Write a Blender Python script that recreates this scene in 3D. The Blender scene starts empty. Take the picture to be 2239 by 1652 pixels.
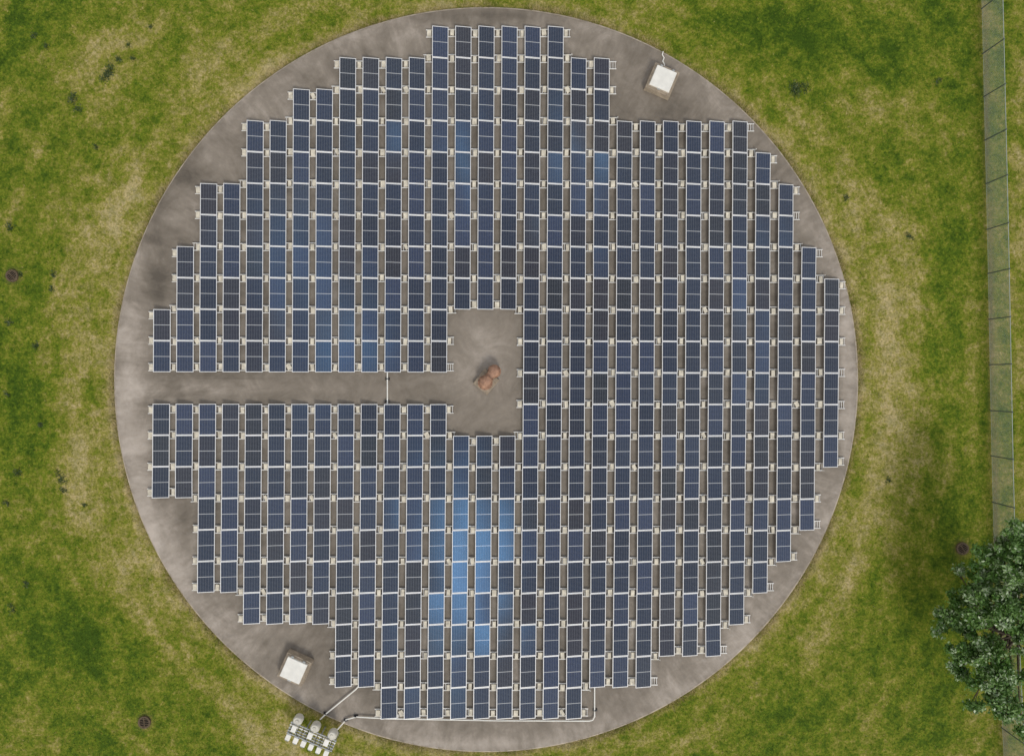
import bpy, math, random
import numpy as np
from mathutils import Vector, Matrix, Euler
random.seed(7); rng=np.random.default_rng(7)
S=0.0295; H=44.0; CX,CY=1119.5,826.0
SL=0.12   # slab top
def P(px,py,z=0.0):
    k=S*(H-z)/H
    return Vector(((px-CX)*k,(CY-py)*k,z))
scn=bpy.context.scene
scn.view_settings.view_transform='Standard'; scn.view_settings.look='None'; scn.view_settings.exposure=0

# ---------------------------------------------------------------- helpers
class MB:
    def __init__(s): s.v=[]; s.f=[]; s.m=[]; s.sm=[]
    def add(s,vs,fs,mi=0,smooth=False):
        o=len(s.v); s.v+= [tuple(v) for v in vs]
        for f in fs: s.f.append([o+i for i in f]); s.m.append(mi); s.sm.append(smooth)
    def box(s,c,size,rot=0.0,mi=0,M=None,taper=1.0):
        hx,hy,hz=[a/2 for a in size]
        vs=[]
        for z,t in ((-hz,1),(hz,taper)):
            for x,y in ((-hx,-hy),(hx,-hy),(hx,hy),(-hx,hy)): vs.append(Vector((x*t,y*t,z)))
        R=Matrix.Rotation(rot,3,'Z') if M is None else M
        vs=[R@v+Vector(c) for v in vs]
        s.add(vs,[(3,2,1,0),(4,5,6,7),(0,1,5,4),(1,2,6,5),(2,3,7,6),(3,0,4,7)],mi)
    def tube(s,pts,rad,seg=8,mi=0,smooth=True,cap=True):
        pts=[Vector(p) for p in pts]; n=len(pts)
        if not hasattr(rad,'__len__'): rad=[rad]*n
        vs=[]; prev=None
        for i,p in enumerate(pts):
            d=(pts[min(i+1,n-1)]-pts[max(i-1,0)]).normalized()
            if prev is None:
                a=Vector((0,0,1)) if abs(d.z)<.9 else Vector((1,0,0))
                u=d.cross(a).normalized()
            else:
                u=(prev-d*prev.dot(d)).normalized()
            prev=u; w=d.cross(u)
            for k in range(seg):
                t=2*math.pi*k/seg
                vs.append(p+(u*math.cos(t)+w*math.sin(t))*rad[i])
        fs=[]
        for i in range(n-1):
            for k in range(seg):
                k2=(k+1)%seg
                fs.append((i*seg+k,i*seg+k2,(i+1)*seg+k2,(i+1)*seg+k))
        s.add(vs,fs,mi,smooth)
        if cap:
            s.add(vs[:seg],[tuple(range(seg))[::-1]],mi); s.add(vs[-seg:],[tuple(range(seg))],mi)
    def obj(s,name,mats,parent=None,loc=(0,0,0),rot=(0,0,0),bevel=0):
        me=bpy.data.meshes.new(name); me.from_pydata(s.v,[],s.f)
        for m in mats: me.materials.append(m)
        me.polygons.foreach_set('material_index',s.m); me.polygons.foreach_set('use_smooth',s.sm)
        me.update()
        ob=bpy.data.objects.new(name,me); scn.collection.objects.link(ob)
        ob.location=loc; ob.rotation_euler=rot
        if parent: ob.parent=parent
        if bevel:
            b=ob.modifiers.new('b','BEVEL'); b.width=bevel; b.segments=2; b.limit_method='ANGLE'
        return ob
def empty(name,loc=(0,0,0),rotz=0):
    e=bpy.data.objects.new(name,None); scn.collection.objects.link(e); e.location=loc; e.rotation_euler=(0,0,rotz); e.empty_display_size=.3
    return e

class NT:
    def __init__(s,tree): s.t=tree; s.n=tree.nodes; s.l=tree.links
    def node(s,t,**kw):
        n=s.n.new(t)
        for k,v in kw.items(): setattr(n,k,v)
        return n
    def setin(s,n,i,v):
        if isinstance(v,bpy.types.NodeSocket): s.l.new(v,n.inputs[i])
        elif v is not None: n.inputs[i].default_value=v
    def math(s,op,a,b=None,c=None,clamp=False):
        n=s.node('ShaderNodeMath',operation=op,use_clamp=clamp); s.setin(n,0,a)
        if b is not None: s.setin(n,1,b)
        if c is not None: s.setin(n,2,c)
        return n.outputs[0]
    def noise(s,vec,scale,detail=4,rough=.55,dist=0):
        n=s.node('ShaderNodeTexNoise'); s.setin(n,'Vector',vec); n.inputs['Scale'].default_value=scale
        n.inputs['Detail'].default_value=detail; n.inputs['Roughness'].default_value=rough; n.inputs['Distortion'].default_value=dist
        return n.outputs['Fac']
    def ramp(s,fac,stops):
        n=s.node('ShaderNodeValToRGB'); s.setin(n,0,fac); cr=n.color_ramp
        while len(cr.elements)<len(stops): cr.elements.new(.5)
        for e,(p,c) in zip(cr.elements,stops): e.position=p; e.color=c
        return n.outputs[0]
    def mix(s,fac,a,b,mode='MIX'):
        n=s.node('ShaderNodeMix',data_type='RGBA',blend_type=mode); s.setin(n,0,fac); s.setin(n,6,a); s.setin(n,7,b)
        return n.outputs[2]
    def attr(s,name): 
        return s.node('ShaderNodeAttribute',attribute_name=name).outputs['Fac']
def mat(name,col=(.5,.5,.5,1),rough=.6,metal=0.0):
    m=bpy.data.materials.new(name); m.use_nodes=True
    b=m.node_tree.nodes['Principled BSDF']; b.inputs['Base Color'].default_value=col
    b.inputs['Roughness'].default_value=rough; b.inputs['Metallic'].default_value=metal
    return m,NT(m.node_tree),b
def simple(name,col,rough=.6,metal=0.0,var=.15,scale=6):
    m,t,b=mat(name,col,rough,metal)
    co=t.node('ShaderNodeTexCoord').outputs['Object']
    n=t.noise(co,scale,5,.6)
    d=tuple(c*(1-var*2) for c in col[:3])+(1,); l=tuple(min(1,c*(1+var)) for c in col[:3])+(1,)
    t.l.new(t.ramp(n,[(.3,d),(.7,l)]),b.inputs['Base Color'])
    return m

# ---------------------------------------------------------------- materials
def grass_mat(name,blade=False):
    m,t,b=mat(name,rough=.85)
    b.inputs['Specular IOR Level'].default_value=.15
    co=t.node('ShaderNodeTexCoord').outputs['Object']
    sep=t.node('ShaderNodeSeparateXYZ'); t.l.new(co,sep.inputs[0])
    x=t.math('ADD',sep.outputs[0],1.67); y=sep.outputs[1]
    r=t.math('SQRT',t.math('ADD',t.math('MULTIPLY',x,x),t.math('MULTIPLY',y,y)))
    a=t.math('ARCTAN2',y,x)
    cb=t.node('ShaderNodeCombineXYZ'); t.l.new(t.math('MULTIPLY',r,.9),cb.inputs[0]); t.l.new(t.math('MULTIPLY',a,4.5),cb.inputs[1])
    ring=t.noise(cb.outputs[0],.8,4,.6)
    n1=t.noise(co,.17,5,.62,.4); n2=t.noise(co,.8,6,.72,.3); n3=t.noise(co,3.6,6,.8,.2); n4=t.noise(co,22,3,.7)
    dry=t.attr('dry')
    f=dry
    for n,k in ((n1,.8),(n2,1.4),(n3,1.6),(ring,.85),(n4,.4)):
        f=t.math('ADD',f,t.math('MULTIPLY',t.math('SUBTRACT',n,.5),k))
    if blade: f=t.math('ADD',f,t.attr('tone'))
    c=t.ramp(f,[(.0,(.044,.088,.005,1)),(.2,(.088,.143,.008,1)),(.4,(.155,.192,.014,1)),(.58,(.235,.230,.040,1)),(.76,(.335,.29,.095,1)),(.98,(.45,.375,.185,1))])
    n5=t.noise(co,7,5,.85)
    c=t.mix(1.0,c,t.ramp(n5,[(.3,(.45,.5,.45,1)),(.5,(1.0,1.0,1.0,1)),(.7,(1.45,1.4,1.45,1))]),'MULTIPLY')
    n6=t.noise(co,1.3,5,.7,.3)
    c=t.mix(1.0,c,t.ramp(n6,[(.32,(.74,.80,.74,1)),(.52,(1.02,1.02,1.02,1)),(.7,(1.15,1.12,1.15,1))]),'MULTIPLY')
    c=t.mix(t.attr('soil'),c,(.17,.115,.07,1))
    t.l.new(c,b.inputs['Base Color'])
    if not blade:
        bp=t.node('ShaderNodeBump'); bp.inputs['Strength'].default_value=.8; bp.inputs['Distance'].default_value=.1
        t.l.new(t.math('ADD',n3,t.math('MULTIPLY',n4,.6)),bp.inputs['Height']); t.l.new(bp.outputs[0],b.inputs['Normal'])
    return m
m_grass=grass_mat('grass_ground'); m_blade=grass_mat('grass_blades',True)

def slab_mat():
    m,t,b=mat('weathered_concrete',rough=.85)
    co=t.node('ShaderNodeTexCoord').outputs['Object']
    sep=t.node('ShaderNodeSeparateXYZ'); t.l.new(co,sep.inputs[0]); x,y=sep.outputs[0],sep.outputs[1]
    r=t.math('SQRT',t.math('ADD',t.math('MULTIPLY',x,x),t.math('MULTIPLY',y,y)))
    a=t.math('ARCTAN2',y,x)
    cb=t.node('ShaderNodeCombineXYZ'); t.l.new(t.math('MULTIPLY',r,.35),cb.inputs[0]); t.l.new(t.math('MULTIPLY',a,12),cb.inputs[1])
    st=t.noise(cb.outputs[0],1.0,5,.6,.5)
    cb2=t.node('ShaderNodeCombineXYZ'); t.l.new(t.math('MULTIPLY',r,.3),cb2.inputs[0]); t.l.new(t.math('MULTIPLY',a,60),cb2.inputs[1])
    st2=t.noise(cb2.outputs[0],1.0,3,.6)
    mask=t.math('MULTIPLY',t.math('SUBTRACT',r,9.0),.12,clamp=True)
    n1=t.noise(co,.38,6,.65,1.2); n2=t.noise(co,2.2,5,.65,.6); n3=t.noise(co,25,3,.7)
    f=t.attr('tone')
    for n,k in ((st,t.math('MULTIPLY',mask,.75)),(st2,t.math('MULTIPLY',mask,.28)),(n1,.8),(n2,.3),(n3,.15)):
        f=t.math('ADD',f,t.math('MULTIPLY',t.math('SUBTRACT',n,.5),k))
    c=t.ramp(f,[(.05,(.096,.081,.064,1)),(.35,(.172,.147,.118,1)),(.55,(.235,.203,.167,1)),(.75,(.345,.302,.258,1)),(.98,(.46,.405,.355,1))])
    t.l.new(c,b.inputs['Base Color'])
    bp=t.node('ShaderNodeBump'); bp.inputs['Strength'].default_value=.3; bp.inputs['Distance'].default_value=.02
    t.l.new(n3,bp.inputs['Height']); t.l.new(bp.outputs[0],b.inputs['Normal'])
    return m
m_slab=slab_mat()
m_rim=simple('slab_edge_concrete',(.42,.36,.29,1),.9,0,.2,1.5)
m_frame=simple('aluminium_frame',(.76,.76,.76,1),.45,.15,.06)
m_rail=simple('galvanised_rail',(.72,.71,.68,1),.5,.1,.1)
m_block=simple('ballast_block_concrete',(.66,.61,.50,1),.9,0,.2,3)
m_under=simple('panel_backsheet',(.5,.5,.5,1),.7)
m_black=simple('black_rubber',(.02,.02,.022,1),.6)
m_white=simple('white_painted_steel',(.78,.77,.72,1),.5,0,.06,2)
m_curb=simple('curb_concrete',(.35,.29,.22,1),.9,0,.2,3)
m_pad=simple('pad_concrete',(.33,.27,.20,1),.9,0,.2,4)
m_rust=simple('tan_painted_pipe',(.36,.205,.135,1),.75,0,.25,4)
m_seam=simple('flange_bolts',(.20,.12,.085,1),.75,0,.2,4)
m_grate=simple('rusty_cast_iron',(.12,.085,.05,1),.8,.1,.3,8)
m_pit_shade=simple('painted_pit_shade',(.012,.01,.008,1),.9)
m_grey=simple('grey_steel',(.40,.42,.42,1),.5,.2,.15)
m_wire=simple('galvanised_wire',(.36,.41,.38,1),.6,.1,.1)
m_post=simple('fence_post_steel',(.10,.13,.14,1),.5,.3,.1)
m_bark=simple('bark',(.11,.085,.06,1),.9,0,.3,5)

def glass_mat():
    m,t,b=mat('solar_cell_glass',rough=.12)
    co=t.node('ShaderNodeTexCoord').outputs['Object']
    sep=t.node('ShaderNodeSeparateXYZ'); t.l.new(co,sep.inputs[0])
    W,L=.95,1.90
    def line(v,span,n,th):
        u=t.math('MULTIPLY',t.math('ADD',v,span/2),n/span)
        fr=t.math('FRACT',u); d=t.math('MINIMUM',fr,t.math('SUBTRACT',1.0,fr))
        return t.math('LESS_THAN',d,th*n/span/2)
    lx=line(sep.outputs[0],W,6,.012); ly=line(sep.outputs[1],L,24,.009)
    mid=t.math('LESS_THAN',t.math('ABSOLUTE',sep.outputs[1]),.017)
    oi=t.node('ShaderNodeObjectInfo'); rnd=oi.outputs['Random']
    wn=t.node('ShaderNodeTexWhiteNoise',noise_dimensions='1D'); t.l.new(t.math('MULTIPLY',rnd,91.7),wn.inputs['W'])
    base=t.ramp(rnd,[(0,(.014,.016,.022,1)),(.15,(.024,.021,.028,1)),(.3,(.013,.018,.034,1)),(.7,(.016,.024,.050,1)),(1,(.025,.036,.078,1))])
    cn=t.noise(co,9,2,.5)
    base=t.mix(1.0,base,t.ramp(cn,[(.35,(.8,.8,.8,1)),(.65,(1.2,1.2,1.2,1))]),'MULTIPLY')
    g=t.math('MAXIMUM',lx,ly)
    c=t.mix(t.math('MULTIPLY',g,.65),base,(.21,.22,.24,1))
    c=t.mix(t.math('MULTIPLY',mid,.9),c,(.52,.53,.54,1))
    t.l.new(c,b.inputs['Base Color'])
    b.inputs['Specular IOR Level'].default_value=.75
    b.inputs['Specular Tint'].default_value=(.75,.88,1,1)
    t.l.new(t.math('ADD',.05,t.math('MULTIPLY',wn.outputs[0],.06)),b.inputs['Roughness'])
    return m
m_glass=glass_mat()

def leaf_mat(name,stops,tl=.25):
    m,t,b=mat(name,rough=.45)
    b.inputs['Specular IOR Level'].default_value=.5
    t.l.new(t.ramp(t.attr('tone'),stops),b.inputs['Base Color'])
    tr=t.node('ShaderNodeBsdfTranslucent'); tr.inputs[0].default_value=(.16,.30,.05,1)
    mx=t.node('ShaderNodeMixShader'); mx.inputs[0].default_value=tl
    out=t.n['Material Output']; t.l.new(b.outputs[0],mx.inputs[1]); t.l.new(tr.outputs[0],mx.inputs[2]); t.l.new(mx.outputs[0],out.inputs[0])
    return m
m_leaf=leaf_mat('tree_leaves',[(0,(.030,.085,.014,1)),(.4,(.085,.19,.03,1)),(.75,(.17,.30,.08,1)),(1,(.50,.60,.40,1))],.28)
m_weed=leaf_mat('weed_leaves',[(0,(.022,.05,.006,1)),(1,(.05,.09,.010,1))],.05)

# ---------------------------------------------------------------- ground
def gauss(px,py,L):
    o=np.zeros_like(px)
    for gx,gy,sx,sy,a in L: o+=a*np.exp(-((px-gx)/sx)**2-((py-gy)/sy)**2)
    return o
DRY=[(1780,80,170,90,-.30),(1560,50,140,50,-.2),(1830,330,70,120,-.12),(40,900,70,350,-.20),(150,1430,170,120,-.26),
(2090,350,50,350,-.16),(2080,1150,60,200,-.18),(1700,1560,260,90,-.20),(2000,1450,150,120,-.14),(60,40,120,80,-.18),
(700,30,160,40,-.1),(215,330,70,50,-.15),(470,1620,160,50,-.1),(2060,20,60,80,-.15),(1980,150,70,90,-.12),
(500,170,110,60,.18),(400,60,120,50,.1),(200,120,80,50,.14),(100,330,60,50,.1),(240,480,60,110,.2),(1900,240,80,60,.26),
(1970,620,60,200,.24),(1950,950,60,170,.20),(190,1050,60,200,.1),(250,1250,80,60,.14),(1830,1250,80,80,.1),(2228,300,18,500,.22),(60,1200,50,90,.05),(1860,470,60,80,.15),(600,1600,120,60,.12),(1600,1430,60,60,.1),(140,700,90,500,.05)]
def dryfield(x,y):
    px=x/S+CX; py=CY-y/S
    r=np.hypot(px-1063,py-829.5)/814
    d=.42+gauss(px,py,DRY)
    d+=.16*np.exp(-((r-1.09)/.07)**2)+.25*np.exp(-((r-1.005)/.02)**2)
    return d
FB=np.array([(-700,2112),(-100,2142),(0,2145),(500,2157),(1000,2167),(1200,2172),(1590,2190),(1800,2202),(2500,2245)],float)
def fence_px(py): return np.interp(py,FB[:,0],FB[:,1])
def soilfield(x,y):
    px=x/S+CX; py=CY-y/S
    d=px-fence_px(py)
    s=.6*np.exp(-((d-6)/5.5)**2)
    r=np.hypot(px-1063,py-829.5)/814
    s=s+.35*np.exp(-((r-1.0)/.008)**2)
    for dx,dy in ((28,603),(317,1577),(2103,1198)): s=s+.6*np.exp(-(np.hypot(px-dx,py-dy)/17)**4)
    return s
def axis(h):
    c=np.arange(-h,h+.01,.3)
    return np.concatenate([[-1500,-500,-200,-110,-70],c,[70,110,200,500,1500]])
xs=axis(40.2); ys=axis(36.0); nx,ny=len(xs),len(ys)
X,Y=np.meshgrid(xs,ys); 
V=np.stack([X.ravel(),Y.ravel(),np.zeros(X.size)],1)
i,j=np.meshgrid(np.arange(nx-1),np.arange(ny-1)); a=(j*nx+i).ravel()
F=np.stack([a,a+1,a+nx+1,a+nx],1)
def npmesh(name,V,F,mats,attrs={},smooth=False):
    me=bpy.data.meshes.new(name); k=F.shape[1]
    me.vertices.add(len(V)); me.vertices.foreach_set('co',V.astype(np.float32).ravel())
    me.loops.add(F.size); me.loops.foreach_set('vertex_index',F.astype(np.int32).ravel())
    me.polygons.add(len(F)); me.polygons.foreach_set('loop_start',np.arange(0,F.size,k,dtype=np.int32))
    for m in mats: me.materials.append(m)
    me.update(calc_edges=True); me.validate()
    for n,v in attrs.items():
        at=me.attributes.new(n,'FLOAT','POINT'); at.data.foreach_set('value',v.astype(np.float32))
    me.polygons.foreach_set('use_smooth',np.full(len(F),smooth)); 
    ob=bpy.data.objects.new(name,me); scn.collection.objects.link(ob); return ob
npmesh('grass_ground',V,F,[m_grass],{'dry':dryfield(V[:,0],V[:,1]),'soil':soilfield(V[:,0],V[:,1])})

# concrete roof slab (disc)
C=P(1063,829.5,0); R=814*S*(H-SL)/H
nr,na=60,360
rr=np.linspace(0,R-.08,nr+1)[1:]; th=np.arange(na)*2*np.pi/na
V=[(0,0,SL)]
for r in rr: V+= [(r*math.cos(t),r*math.sin(t),SL) for t in th]
V=np.array(V)
TONE=[(395,380,60,25,-.45),(350,440,30,40,-.3),(325,520,25,25,-.35),(345,610,30,50,-.35),(300,560,15,60,.15),(430,330,40,25,-.15),
(290,860,35,150,.28),(310,1100,30,120,.25),(390,1250,60,90,.25),(480,1400,60,60,.15),(1080,1625,300,18,.2),(760,1600,80,30,.1),
(1050,32,140,14,-.3),(760,80,80,30,.1),(1500,330,200,120,-.1),(1380,180,60,80,-.08),(1850,800,15,300,.2),(1790,1150,30,120,.15),
(1600,1450,80,60,.12),(1063,780,80,110,.26),(1060,910,60,30,-.05),(600,1440,70,40,-.14),(500,850,180,14,.14),(700,850,200,10,.05),(400,1160,20,60,-.2),(330,1180,30,40,.2),(1620,1380,300,300,.08)]
wx,wy=V[:,0]+C.x,V[:,1]+C.y
pxx=wx/S*H/(H-SL)+CX; pyy=CY-wy/S*H/(H-SL)
rn=np.hypot(V[:,0],V[:,1])/R
tone=.40+gauss(pxx,pyy,TONE)+.14*np.clip((rn-.85)/.12,0,1)
tris=[(0,1+k,1+(k+1)%na) for k in range(na)]
quads=[(1+i*na+k,1+(i+1)*na+k,1+(i+1)*na+(k+1)%na,1+i*na+(k+1)%na) for i in range(nr-1) for k in range(na)]
me=bpy.data.meshes.new('concrete_tank_roof'); 
vl=[tuple(v) for v in V]; n0=len(vl)
vl+=[(R*math.cos(t),R*math.sin(t),SL-.03) for t in th]+[(R*math.cos(t),R*math.sin(t),-.1) for t in th]
o=1+(nr-1)*na
rim=[(o+k,n0+k,n0+(k+1)%na,o+(k+1)%na) for k in range(na)]+[(n0+k,n0+na+k,n0+na+(k+1)%na,n0+(k+1)%na) for k in range(na)]
me.from_pydata(vl,[],tris+quads+rim); me.materials.append(m_slab); me.materials.append(m_rim)
mi=[0]*(len(tris)+len(quads))+[1]*len(rim); me.polygons.foreach_set('material_index',mi)
at=me.attributes.new('tone','FLOAT','POINT'); at.data.foreach_set('value',np.concatenate([tone,np.full(2*na,.7)]).astype(np.float32))
slab=bpy.data.objects.new('concrete_tank_roof',me); scn.collection.objects.link(slab); slab.location=(C.x,C.y,0)

# grass blades (one mesh)
def blades(name,bx,by,ln,wd,lean,matr,dryadd=0,tone_s=.12,z0=0):
    n=len(bx); a=rng.uniform(0,2*np.pi,n); h=ln*np.sqrt(1-lean**2)
    dx,dy=np.cos(a),np.sin(a)
    V=np.zeros((n,3,3)); V[:,0]=np.stack([bx-dy*wd/2,by+dx*wd/2,np.full(n,z0)],1); V[:,1]=np.stack([bx+dy*wd/2,by-dx*wd/2,np.full(n,z0)],1)
    V[:,2]=np.stack([bx+dx*ln*lean,by+dy*ln*lean,z0+h],1)
    V=V.reshape(-1,3); F=np.arange(3*n).reshape(-1,3)
    d=np.repeat(dryfield(bx,by)+dryadd,3); so=np.repeat(soilfield(bx,by),3)*.5; to=np.repeat(rng.normal(0,tone_s,n),3)
    return npmesh(name,V,F,[matr],{'dry':d,'soil':so,'tone':to})
N=200000
bx=rng.uniform(-36,37,N); by=rng.uniform(-27,27,N); k=np.hypot(bx-C.x,by-C.y)>R+.02; bx,by=bx[k],by[k]
n=len(bx)
blades('grass_blades',bx,by,rng.uniform(.06,.18,n),rng.uniform(.015,.045,n),rng.uniform(.5,.92,n),m_blade,0,.2)
N=24000
aa=rng.uniform(0,2*np.pi,N); 
dens=.5+.5*np.sin(aa*7+1.3)*np.sin(aa*17+.4)+.25*np.sin(aa*41)
k=rng.uniform(0,1,N)<dens; aa=aa[k]; n=len(aa)
rrr=R+np.abs(rng.normal(0,.24,n))-.03
blades('dry_grass_edge',C.x+rrr*np.cos(aa),C.y+rrr*np.sin(aa),rng.uniform(.15,.42,n),rng.uniform(.02,.035,n),rng.uniform(.4,.85,n),m_blade,.17,.16)
# weeds
WE=[(105,101,8),(163,215,14),(168,238,10),(240,150,16),(262,130,10),(283,100,7),(75,75,9),(20,495,12),(115,600,9),(115,630,8),(80,755,11),(45,600,8),
(130,1045,14),(138,1070,9),(40,1035,12),(15,1100,10),(1740,200,20),(1755,185,12),(1990,515,9),(1940,1050,8),(20,700,9),(90,930,9),(60,1280,9),(28,1330,10),(330,60,7),(232,165,14),(290,130,8),(210,320,8),(1850,430,9),(2050,180,9),(185,1100,7),(15,860,8)]
vx=[];vy=[];
for px,py,rp in WE:
    p=P(px,py); n=int(rp*rp*.8)
    for _ in range(3):
        q=(p.x+rng.normal(0,rp*S*.35),p.y+rng.normal(0,rp*S*.35)); n3=n//3
        vx.append(q[0]+rng.normal(0,rp*S*.33,n3)); vy.append(q[1]+rng.normal(0,rp*S*.33,n3))
vx=np.concatenate(vx); vy=np.concatenate(vy); n=len(vx)
w=blades('weed_clumps',vx,vy,rng.uniform(.08,.16,n),rng.uniform(.03,.06,n),rng.uniform(.6,.95,n),m_weed,0,.4)

# ---------------------------------------------------------------- solar array
ROWS={0:[(12,17)],1:[(8,19)],2:[(6,19)],3:[(4,25)],4:[(4,26)],5:[(2,27)],6:[(2,27)],7:[(1,28)],8:[(1,29)],9:[(0,12),(16,29)],10:[(0,12),(16,29)],
11:[(16,29)],12:[(0,12),(16,29)],13:[(0,29)],14:[(0,28)],15:[(2,28)],16:[(2,27)],17:[(2,26)],18:[(4,25)],19:[(8,24)],20:[(8,21)],21:[(10,18)]}
have={(c,r) for r,sp in ROWS.items() for a,b in sp for c in range(a,b+1)}
PW,PL,TILT=1.035,1.995,math.radians(10)
ZL=SL+.13; ZM=ZL+PW/2*math.sin(TILT)
def colx(c,py):
    return 354+50.48*c+float(np.interp(py,[0,780,1100,1650],[3.2,0,-3.0,-9.5]))
def rowy(b,px): return 57.0+68.76*b+2.0*(px-350)/1450
arr=empty('solar_panel_array')
b=MB(); fw=.040; th_=.035
b.box((-PW/2+fw/2,0,0),(fw,PL,th_),mi=0); b.box((PW/2-fw/2,0,0),(fw,PL,th_),mi=0)
b.box((0,PL/2-fw/2,0),(PW-2*fw,fw,th_),mi=0); b.box((0,-PL/2+fw/2,0),(PW-2*fw,fw,th_),mi=0)
b.box((0,0,.003),(PW-2*fw,PL-2*fw,.018),mi=2)
zz=.0145
b.add([(-PW/2+fw,-PL/2+fw,zz),(PW/2-fw,-PL/2+fw,zz),(PW/2-fw,PL/2-fw,zz),(-PW/2+fw,PL/2-fw,zz)],[(0,1,2,3)],1)
b.box((0,.05,-.02),(.12,.16,.02),mi=3)
first=b.obj('solar_panel',[m_frame,m_glass,m_under,m_black],arr); pme=first.data
ct=0
for (c,r) in sorted(have,key=lambda q:(q[1],q[0])):
    py=57+68.76*(r+.5); px=colx(c,py); y=rowy(r+.5,px)
    if ct==0: ob=first
    else:
        ob=bpy.data.objects.new('solar_panel',pme); scn.collection.objects.link(ob); ob.parent=arr
    ct+=1
    ob.location=P(px,y,ZM)
    ob.rotation_euler=(random.gauss(0,.009),TILT+random.gauss(0,.012),random.gauss(-.004,.0015))
# racking
rk=MB()
HW=PW/2*math.cos(TILT)
def tray(x0,x1,y):
    z=SL+.055
    for s in (-1,1): rk.box(((x0+x1)/2,y+s*.23,z+.02),(x1-x0,.05,.06),mi=0)
    w=x1-x0
    for t in (.12,.36,.62,.88): rk.box((x0+w*t,y,z),(.032,.40,.03),mi=0)
def block(x,y,rot=0,w=.19,l=.38): 
    rk.box((x,y,SL+.135),(w,l,.10),rot,1)
for c in range(-1,30):
    for bnd in range(0,23):
        L_up,L_dn=(c,bnd-1) in have,(c,bnd) in have
        R_up,R_dn=(c+1,bnd-1) in have,(c+1,bnd) in have
        if not (L_up or L_dn or R_up or R_dn): continue
        py=57+68.76*bnd
        off=0
        up=L_up or R_up; dn=L_dn or R_dn
        if not up: off=13
        if not dn: off=-12
        hasL=L_up or L_dn; hasR=R_up or R_dn
        yy=rowy(bnd,colx(c,py))+off+random.uniform(-1,1)
        pl=P(colx(c,py),yy,ZM); pr=P(colx(c+1,py),yy,ZM)
        xl=pl.x+HW; xr=pr.x-HW
        if hasL and hasR: 
            tray(xl-.12,xr+.12,pl.y); bx_=(xl+xr)/2+random.uniform(-.02,.09)
            block(bx_,pl.y+random.uniform(-.04,.04),random.gauss(0,.05) if random.random()<.95 else .5,random.choice([.2,.22,.24,.28]),random.choice([.36,.38,.40]))
        elif hasR:
            tray(xr-.42,xr+.12,pr.y); block(xr-.2,pr.y,random.gauss(0,.05),.26)
        else:
            tray(xl-.12,xl+.44,pl.y); 
            if random.random()<.6: block(xl+.15,pl.y,0,.2)
        if hasR:
            for s in (-.22,.22): 
                h=ZM+PW/2*math.sin(TILT)-SL-.05
                rk.box((xr+.07,pr.y+s,SL+.03+h/2),(.05,.03,h-.03),mi=0)
        if hasL:
            for s in (-.22,.22): rk.box((xl-.07,pl.y+s,SL+.075),(.05,.03,.08),mi=0)
for (c,r) in sorted(have):
    if (c,r-1) in have:
        py=57+68.76*r; px=colx(c,py); p=P(px,rowy(r,px),ZM-.015)
        M=Matrix.Rotation(TILT,3,'Y'); rk.box(tuple(p),(PW*.99,.06,.03),mi=2,M=M)
rk.obj('ballast_racking',[m_rail,m_block,m_frame],arr)

# ---------------------------------------------------------------- hatches
def hatch(px,py,rot,extra=0):
    e=empty('access_hatch',P(px,py,SL),rot)
    hb=.55
    b=MB(); b.box((0,0,hb/2),(1.72,1.72,hb),mi=0,taper=.97); b.obj('concrete_curb',[m_curb],e,bevel=.02)
    b=MB(); b.box((0,0,hb+.03),(1.5,1.5,.06),mi=0); b.box((0,0,hb+.105),(1.36,1.36,.09),mi=1,taper=.97)
    for s in (-.4,.4): b.box((s,.74,hb+.09),(.16,.1,.06),mi=2)
    b.box((0,-.72,hb+.09),(.22,.07,.05),mi=2)
    b.obj('steel_lid',[m_curb,m_white,m_grey],e,bevel=.015)
    return e
h1=hatch(1445,182,math.radians(-23)); h2=hatch(649,1455,math.radians(-24))
b=MB(); pts=[(1450,113),(1448,120),(1452,127),(1449,134),(1453,142),(1452,150)]
b.tube([P(x,y,SL+.05) for x,y in pts],.04,8,0); b.obj('vent_conduit',[m_white])

# central gooseneck vent
e=empty('gooseneck_vent',P(1063,834,SL),math.radians(51))
b=MB(); b.box((0,0,.12),(1.24,1.18,.24),mi=0,taper=.97); b.obj('concrete_pad',[m_pad],e,bevel=.02)
b=MB()
x0=-.08; rc=.46
pts=[(x0,0,.24),(x0,0,.50)]
for k in range(0,15):
    t=math.pi*(1-k/14); pts.append((x0+rc+rc*math.cos(t),0,.52+rc*math.sin(t)*.5))
pts.append((x0+2*rc,0,.36))
rad=[.36,.38]+[.40-.14*math.sin(math.pi*k/14)**2 for k in range(15)]+[.38]
b.tube(pts,rad,28,0)
b.tube([(x0,0,.24),(x0,0,.31)],.47,28,0)
b.tube([(x0+rc-.035,0,.52+rc*.5),(x0+rc-.012,0,.52+rc*.5)],.345,28,0); b.tube([(x0+rc-.012,0,.52+rc*.5),(x0+rc+.012,0,.52+rc*.5)],.30,28,1); b.tube([(x0+rc+.012,0,.52+rc*.5),(x0+rc+.035,0,.52+rc*.5)],.345,28,0)
for k in range(10):
    t=k*math.pi/5; b.box((x0+.43*math.cos(t),.43*math.sin(t),.33),(.04,.04,.04),mi=1)
b.tube([(x0+2*rc,0,.42),(x0+2*rc,0,.35)],.43,28,0)
b.obj('bent_pipe',[m_rust,m_seam],e)

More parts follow.
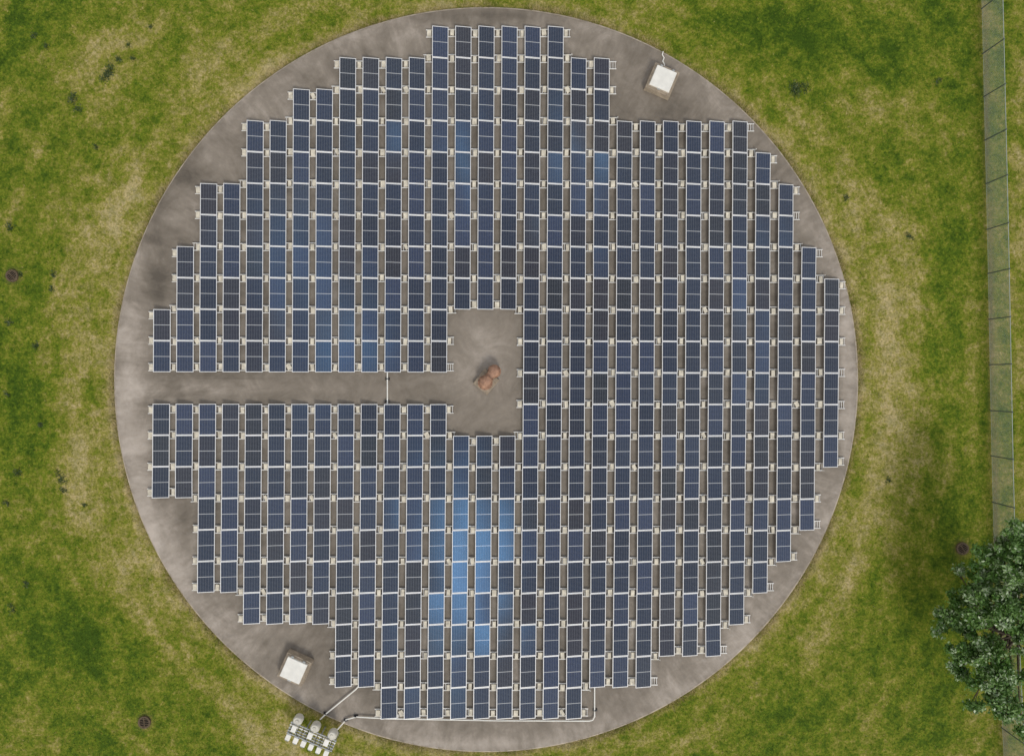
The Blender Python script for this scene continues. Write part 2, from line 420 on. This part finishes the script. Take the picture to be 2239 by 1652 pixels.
# ---------------------------------------------------------------- conduits
def conduit(pts,name='electrical_conduit',r=.045,sup=()):
    e=empty(name)
    b=MB(); b.tube([P(x,y,SL+.12) for x,y in pts],r,8,0); b.obj('pipe',[m_white],e)
    b=MB()
    for x,y in sup:
        p=P(x,y,SL+.05); b.box(tuple(p),(.30,.16,.10),0,0,taper=.7); b.box((p.x,p.y,SL+.16),(.12,.05,.06),0,0)
    if b.v: b.obj('rubber_supports',[m_black],e)
conduit([(847,812),(847,886)],sup=[(847,828),(846,877)])
conduit([(787,1496),(778,1506),(712,1560),(700,1572)],sup=[(712,1558)])
conduit([(735,1597),(757,1572),(779,1566),(850,1570),(1080,1574),(1288,1575),(1296,1573),(1300,1566),(1300,1500)],sup=[(756,1573),(778,1564),(1301,1551)])
conduit([(870,1571),(870,1560)],r=.03)

# ---------------------------------------------------------------- inverter rack
e=empty('inverter_rack',P(694,1586,0),math.radians(-23))
b=MB()
zt=1.15
for x in (-1.45,-.5,.5,1.45):
    b.box((x,.15,zt/2),(.08,.08,zt),mi=0); b.box((x,-.38,zt/2),(.08,.08,zt),mi=0)
for y in (.28,.12,-.08,-.25,-.42): b.box((0,y,zt+.03+.004*abs(y)*10),(3.1,.055,.055),mi=0 if y!=.12 else 2)
for x in np.linspace(-1.5,1.5,13): b.box((x,-.07,zt-.03),(.04,.74,.04),mi=2)
for x in (-1.2,-.1,1.0): b.box((x,.0,zt+.12),(.3,.42,.12),mi=2)
b.obj('steel_frame',[m_grey,m_black,m_white],e,bevel=.005)
b=MB()
for x in (-1.2,-.02,1.16):
    b.tube([(x,.46,.75),(x,.46,1.15),(x,.46,1.22)],[.30,.30,.23],20,0); b.tube([(x,.46,1.22),(x,.46,1.26)],.10,16,0)
    b.box((x,.30,.72),(.12,.5,.06),mi=0)
b.obj('round_tanks',[simple('off_white_plastic',(.58,.56,.49,1),.5,0,.12,3)],e)
b=MB()
for i,x in enumerate(np.linspace(-1.35,1.25,6)):
    b.box((x,-.70,zt-.12),(.30,.38,.36),mi=0); b.box((x,-.92,zt-.08),(.22,.055,.26),mi=1); b.box((x,-.45,zt+.02),(.2,.1,.14),mi=1)
b.obj('inverters',[m_white,m_grey],e,bevel=.05)
b=MB()
for i in range(9):
    x=-1.3+i*.32; b.tube([(x,.3,1.1),(x+.05,.1,1.28),(x+.02,-.15,1.3),(x+.1,-.5,1.15)],.018,6,0)
b.obj('cables',[m_black],e)

# ---------------------------------------------------------------- drains
def drain(px,py):
    e=empty('storm_drain_grate',P(px,py,0),random.uniform(0,1))
    b=MB(); r=.33; seg=28
    vs=[];fs=[]
    for rad,z in ((.40,.0),(.39,.12),(.30,.12),(.29,.09)): vs+=[(rad*math.cos(2*math.pi*k/seg),rad*math.sin(2*math.pi*k/seg),z) for k in range(seg)]
    for q in range(3):
        for k in range(seg): k2=(k+1)%seg; fs.append((q*seg+k,q*seg+k2,(q+1)*seg+k2,(q+1)*seg+k))
    b.add(vs,fs,0)
    for y in np.linspace(-.22,.22,5):
        l=2*math.sqrt(.30**2-y*y); b.box((0,y,.10),(l,.035,.03),mi=0)
    b.box((0,0,.108),(.05,.58,.03),mi=0)
    b.obj('iron_grate',[m_grate],e)
    b=MB(); b.add([(.30*math.cos(2*math.pi*k/seg),.30*math.sin(2*math.pi*k/seg),.075) for k in range(seg)],[tuple(range(seg))],0)  # flat near-black disc, painted-in darkness of the hole under the bars
    b.obj('opening_shade_disc',[m_pit_shade],e)
drain(28,603); drain(317,1577); drain(2103,1198)

# ---------------------------------------------------------------- fence
fe=empty('chain_link_fence'); FH=1.95
pys=[-370,-272,-175,-78,20,118,212,307,402,502,598,698,797,897,996,1097,1197,1295,1393,1492,1590,1690,1790,1890]
posts=[P(fence_px(y),y,0) for y in pys]
b=MB()
for p in posts:
    b.tube([p,p+Vector((0,0,FH+.03))],.032,8,0); b.tube([p+Vector((0,0,FH+.03)),p+Vector((0,0,FH+.07))],[.045,.01],8,0)
b.obj('posts',[m_post],fe)
b=MB()
b.tube([p+Vector((0,0,FH-.02)) for p in posts],.022,6,0); b.tube([p+Vector((0,0,.08)) for p in posts],.006,4,0)
b.obj('top_rail',[m_wire],fe)
PA=np.array([[p.x,p.y] for p in posts]); sl=np.concatenate([[0],np.cumsum(np.hypot(*np.diff(PA,axis=0).T))])
def at_s(s): return Vector((float(np.interp(s,sl,PA[:,0])),float(np.interp(s,sl,PA[:,1])),0))
b=MB(); s=0
while s<sl[-1]-2:
    for d in (0,1):
        a0=at_s(s+(0 if d==0 else FH*.95)); a1=at_s(s+(FH*.95 if d==0 else 0))
        b.tube([a0+Vector((.002+d*.006,0,.05)),a1+Vector((.002+d*.006,0,FH-.03))],.0045,3,0,False,False)
    s+=.095
b.obj('wire_mesh',[m_wire],fe)

# ---------------------------------------------------------------- tree
te=empty('broadleaf_tree')
CL=[(2215,1185,40,5.6),(2165,1222,40,5.0),(2205,1245,45,5.5),(2138,1270,38,4.6),(2180,1305,45,5.4),(2115,1318,36,4.0),(2075,1345,26,3.3),(2050,1337,11,3.0),(2102,1365,30,3.6),
(2145,1395,30,4.2),(2230,1320,34,6),(2110,1425,36,3.9),(2165,1440,36,4.8),(2095,1470,26,3.6),(2150,1490,38,4.5),(2195,1480,30,5.3),(2180,1530,32,4.9),(2215,1560,28,5.2),(2145,1345,34,4.8),
(2240,1235,40,6),(2235,1160,32,5.6),(2058,1378,14,3.2),(2270,1400,45,6),(2290,1300,50,6.2),(2300,1480,45,5.6),(2195,1350,30,6.0),(2130,1545,12,3.8),(2240,1600,20,5.0),(2095,1245,11,3.9),(2188,1175,18,5.0),(2240,1380,25,5.4)]
base=P(2128,1345,0)
b=MB(); fork=base+Vector((.15,-.1,1.5)); top=base+Vector((.5,-.2,3.2))
b.tube([base+Vector((0,0,-.1)),base+Vector((.03,0,.3)),fork,top],[.34,.25,.2,.14],12,0)
LV=[];LT=[]
for (px,py,rp,z) in CL:
    c=P(px,py,z); st=fork.lerp(top,random.random())
    mid=st.lerp(c,.5)+Vector((random.uniform(-.2,.2),random.uniform(-.2,.2),-.1))
    cl=c-Vector((0,0,.3))
    b.tube([st,mid,cl],[.08,.045,.018],6,0)
    rad=rp*S*.95
    for _ in range(3):
        d=Vector((random.gauss(0,1),random.gauss(0,1),random.gauss(0,.3))).normalized()*rad*.7
        b.tube([mid.lerp(cl,.6),cl+d],[.025,.008],5,0)
    nsub=max(3,int(rad*rad*22))
    for q in range(nsub):
        d=rng.normal(0,1,3); d/=np.linalg.norm(d); d[2]=abs(d[2])*.7-.15
        sc=np.array(c)+d*rad*rng.uniform(.35,1.15); sr=rng.uniform(.12,.30)
        n=int(90*sr/.22)
        pts=sc+rng.normal(0,1,(n,3))*np.array([sr,sr,sr*.6])*.6
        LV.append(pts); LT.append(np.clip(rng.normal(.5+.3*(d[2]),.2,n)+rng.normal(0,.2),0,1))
b.obj('trunk_and_limbs',[m_bark],te)
LP=np.concatenate(LV); LT=np.concatenate(LT); n=len(LP)
ln=rng.uniform(.07,.14,n); wd=ln*.5
nrm=rng.normal(0,1,(n,3))*.6+np.array([.1,-.2,.8]); nrm/=np.linalg.norm(nrm,axis=1)[:,None]
t1=np.cross(nrm,rng.normal(0,1,(n,3))); t1/=np.linalg.norm(t1,axis=1)[:,None]; t2=np.cross(nrm,t1)
V=np.stack([LP-t1*ln[:,None],LP+t2*wd[:,None],LP+t1*ln[:,None],LP-t2*wd[:,None]],1).reshape(-1,3)
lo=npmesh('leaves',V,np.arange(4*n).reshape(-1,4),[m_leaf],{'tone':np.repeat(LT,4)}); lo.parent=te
print('leaves',n,'panels',ct)

# ---------------------------------------------------------------- world
SAZ,SEL=math.radians(160),math.radians(44)
w=bpy.data.worlds.new('World'); scn.world=w; w.use_nodes=True; t=NT(w.node_tree); bg=t.n['Background']
sky=t.node('ShaderNodeTexSky',sky_type='NISHITA'); sky.sun_disc=False; sky.sun_elevation=SEL; sky.sun_rotation=SAZ; sky.dust_density=3
co=t.node('ShaderNodeTexCoord').outputs['Generated']; sep=t.node('ShaderNodeSeparateXYZ'); t.l.new(co,sep.inputs[0])
z=t.math('MAXIMUM',sep.outputs[2],.05)
u=t.math('DIVIDE',sep.outputs[0],z); v=t.math('DIVIDE',sep.outputs[1],z)
cb=t.node('ShaderNodeCombineXYZ'); t.l.new(u,cb.inputs[0]); t.l.new(v,cb.inputs[1])
cn=t.noise(cb.outputs[0],2.2,5,.6,.4)
cloud=t.ramp(cn,[(.35,(3.7,3.6,3.6,1)),(.5,(6.0,5.7,5.3,1)),(.68,(9.4,8.8,7.9,1))])
base_=t.mix(.85,sky.outputs[0],cloud)
du=t.math('SUBTRACT',u,.42); dv=t.math('SUBTRACT',v,.02)
q=t.math('ADD',t.math('MULTIPLY',t.math('MULTIPLY',du,du),7.0),t.math('MULTIPLY',t.math('MULTIPLY',dv,dv),5.0))
core=t.math('EXPONENT',t.math('MULTIPLY',q,-1.0))
base_=t.mix(t.math('MULTIPLY',core,.8),base_,(1.7,1.65,1.6,1))  # added dark sky zone, so the centre panels reflect less
q2=t.math('ADD',t.math('MULTIPLY',t.math('MULTIPLY',du,du),1.4),t.math('MULTIPLY',t.math('MULTIPLY',dv,dv),1.6))
halo=t.math('MULTIPLY',t.math('EXPONENT',t.math('MULTIPLY',q2,-1.0)),.5)
base_=t.mix(halo,base_,t.mix(1.0,base_,(.65,.88,1.35,1),'MULTIPLY'))  # added blue tint around the dark zone, reflected by the panels
SP=[(1015,1200,.045,.11,42),(1045,1340,.03,.05,22),(1000,1400,.03,.10,10),(745,740,.05,.07,18),(640,540,.05,.07,7),(1268,370,.025,.08,18),(868,290,.025,.04,16),(1010,360,.02,.05,16),(1660,700,.03,.16,7)]  # added bright sky spots, aimed to reflect blue in chosen panels
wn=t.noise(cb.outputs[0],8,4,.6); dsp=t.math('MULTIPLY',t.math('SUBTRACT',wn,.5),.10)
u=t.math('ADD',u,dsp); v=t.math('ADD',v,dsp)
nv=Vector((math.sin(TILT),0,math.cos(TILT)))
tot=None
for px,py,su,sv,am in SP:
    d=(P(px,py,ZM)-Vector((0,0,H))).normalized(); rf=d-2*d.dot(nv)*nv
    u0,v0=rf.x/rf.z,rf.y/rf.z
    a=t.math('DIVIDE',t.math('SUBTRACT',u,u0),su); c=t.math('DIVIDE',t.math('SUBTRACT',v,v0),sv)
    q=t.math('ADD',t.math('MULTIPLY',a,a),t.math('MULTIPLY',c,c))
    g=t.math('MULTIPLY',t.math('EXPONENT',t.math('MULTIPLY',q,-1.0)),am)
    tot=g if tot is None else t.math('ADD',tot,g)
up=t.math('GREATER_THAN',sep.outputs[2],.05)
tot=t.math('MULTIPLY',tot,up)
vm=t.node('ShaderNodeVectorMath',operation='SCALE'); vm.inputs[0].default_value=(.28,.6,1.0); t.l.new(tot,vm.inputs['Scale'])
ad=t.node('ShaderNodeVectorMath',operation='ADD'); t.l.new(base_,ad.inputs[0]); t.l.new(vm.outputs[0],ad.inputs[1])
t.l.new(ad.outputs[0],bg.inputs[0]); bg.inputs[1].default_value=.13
sd=Vector((math.sin(SAZ)*math.cos(SEL),math.cos(SAZ)*math.cos(SEL),math.sin(SEL)))
L=bpy.data.lights.new('sun','SUN'); L.energy=1.7; L.angle=math.radians(16); L.color=(1,.94,.83)
so=bpy.data.objects.new('sun',L); scn.collection.objects.link(so); so.rotation_euler=sd.to_track_quat('Z','Y').to_euler(); so.location=(20,-20,30)
# camera
cam=bpy.data.cameras.new('camera'); cam.sensor_width=36; cam.lens=18*H/(1119.5*S); cam.clip_end=4000
co_=bpy.data.objects.new('camera',cam); scn.collection.objects.link(co_); co_.location=(0,0,H); scn.camera=co_
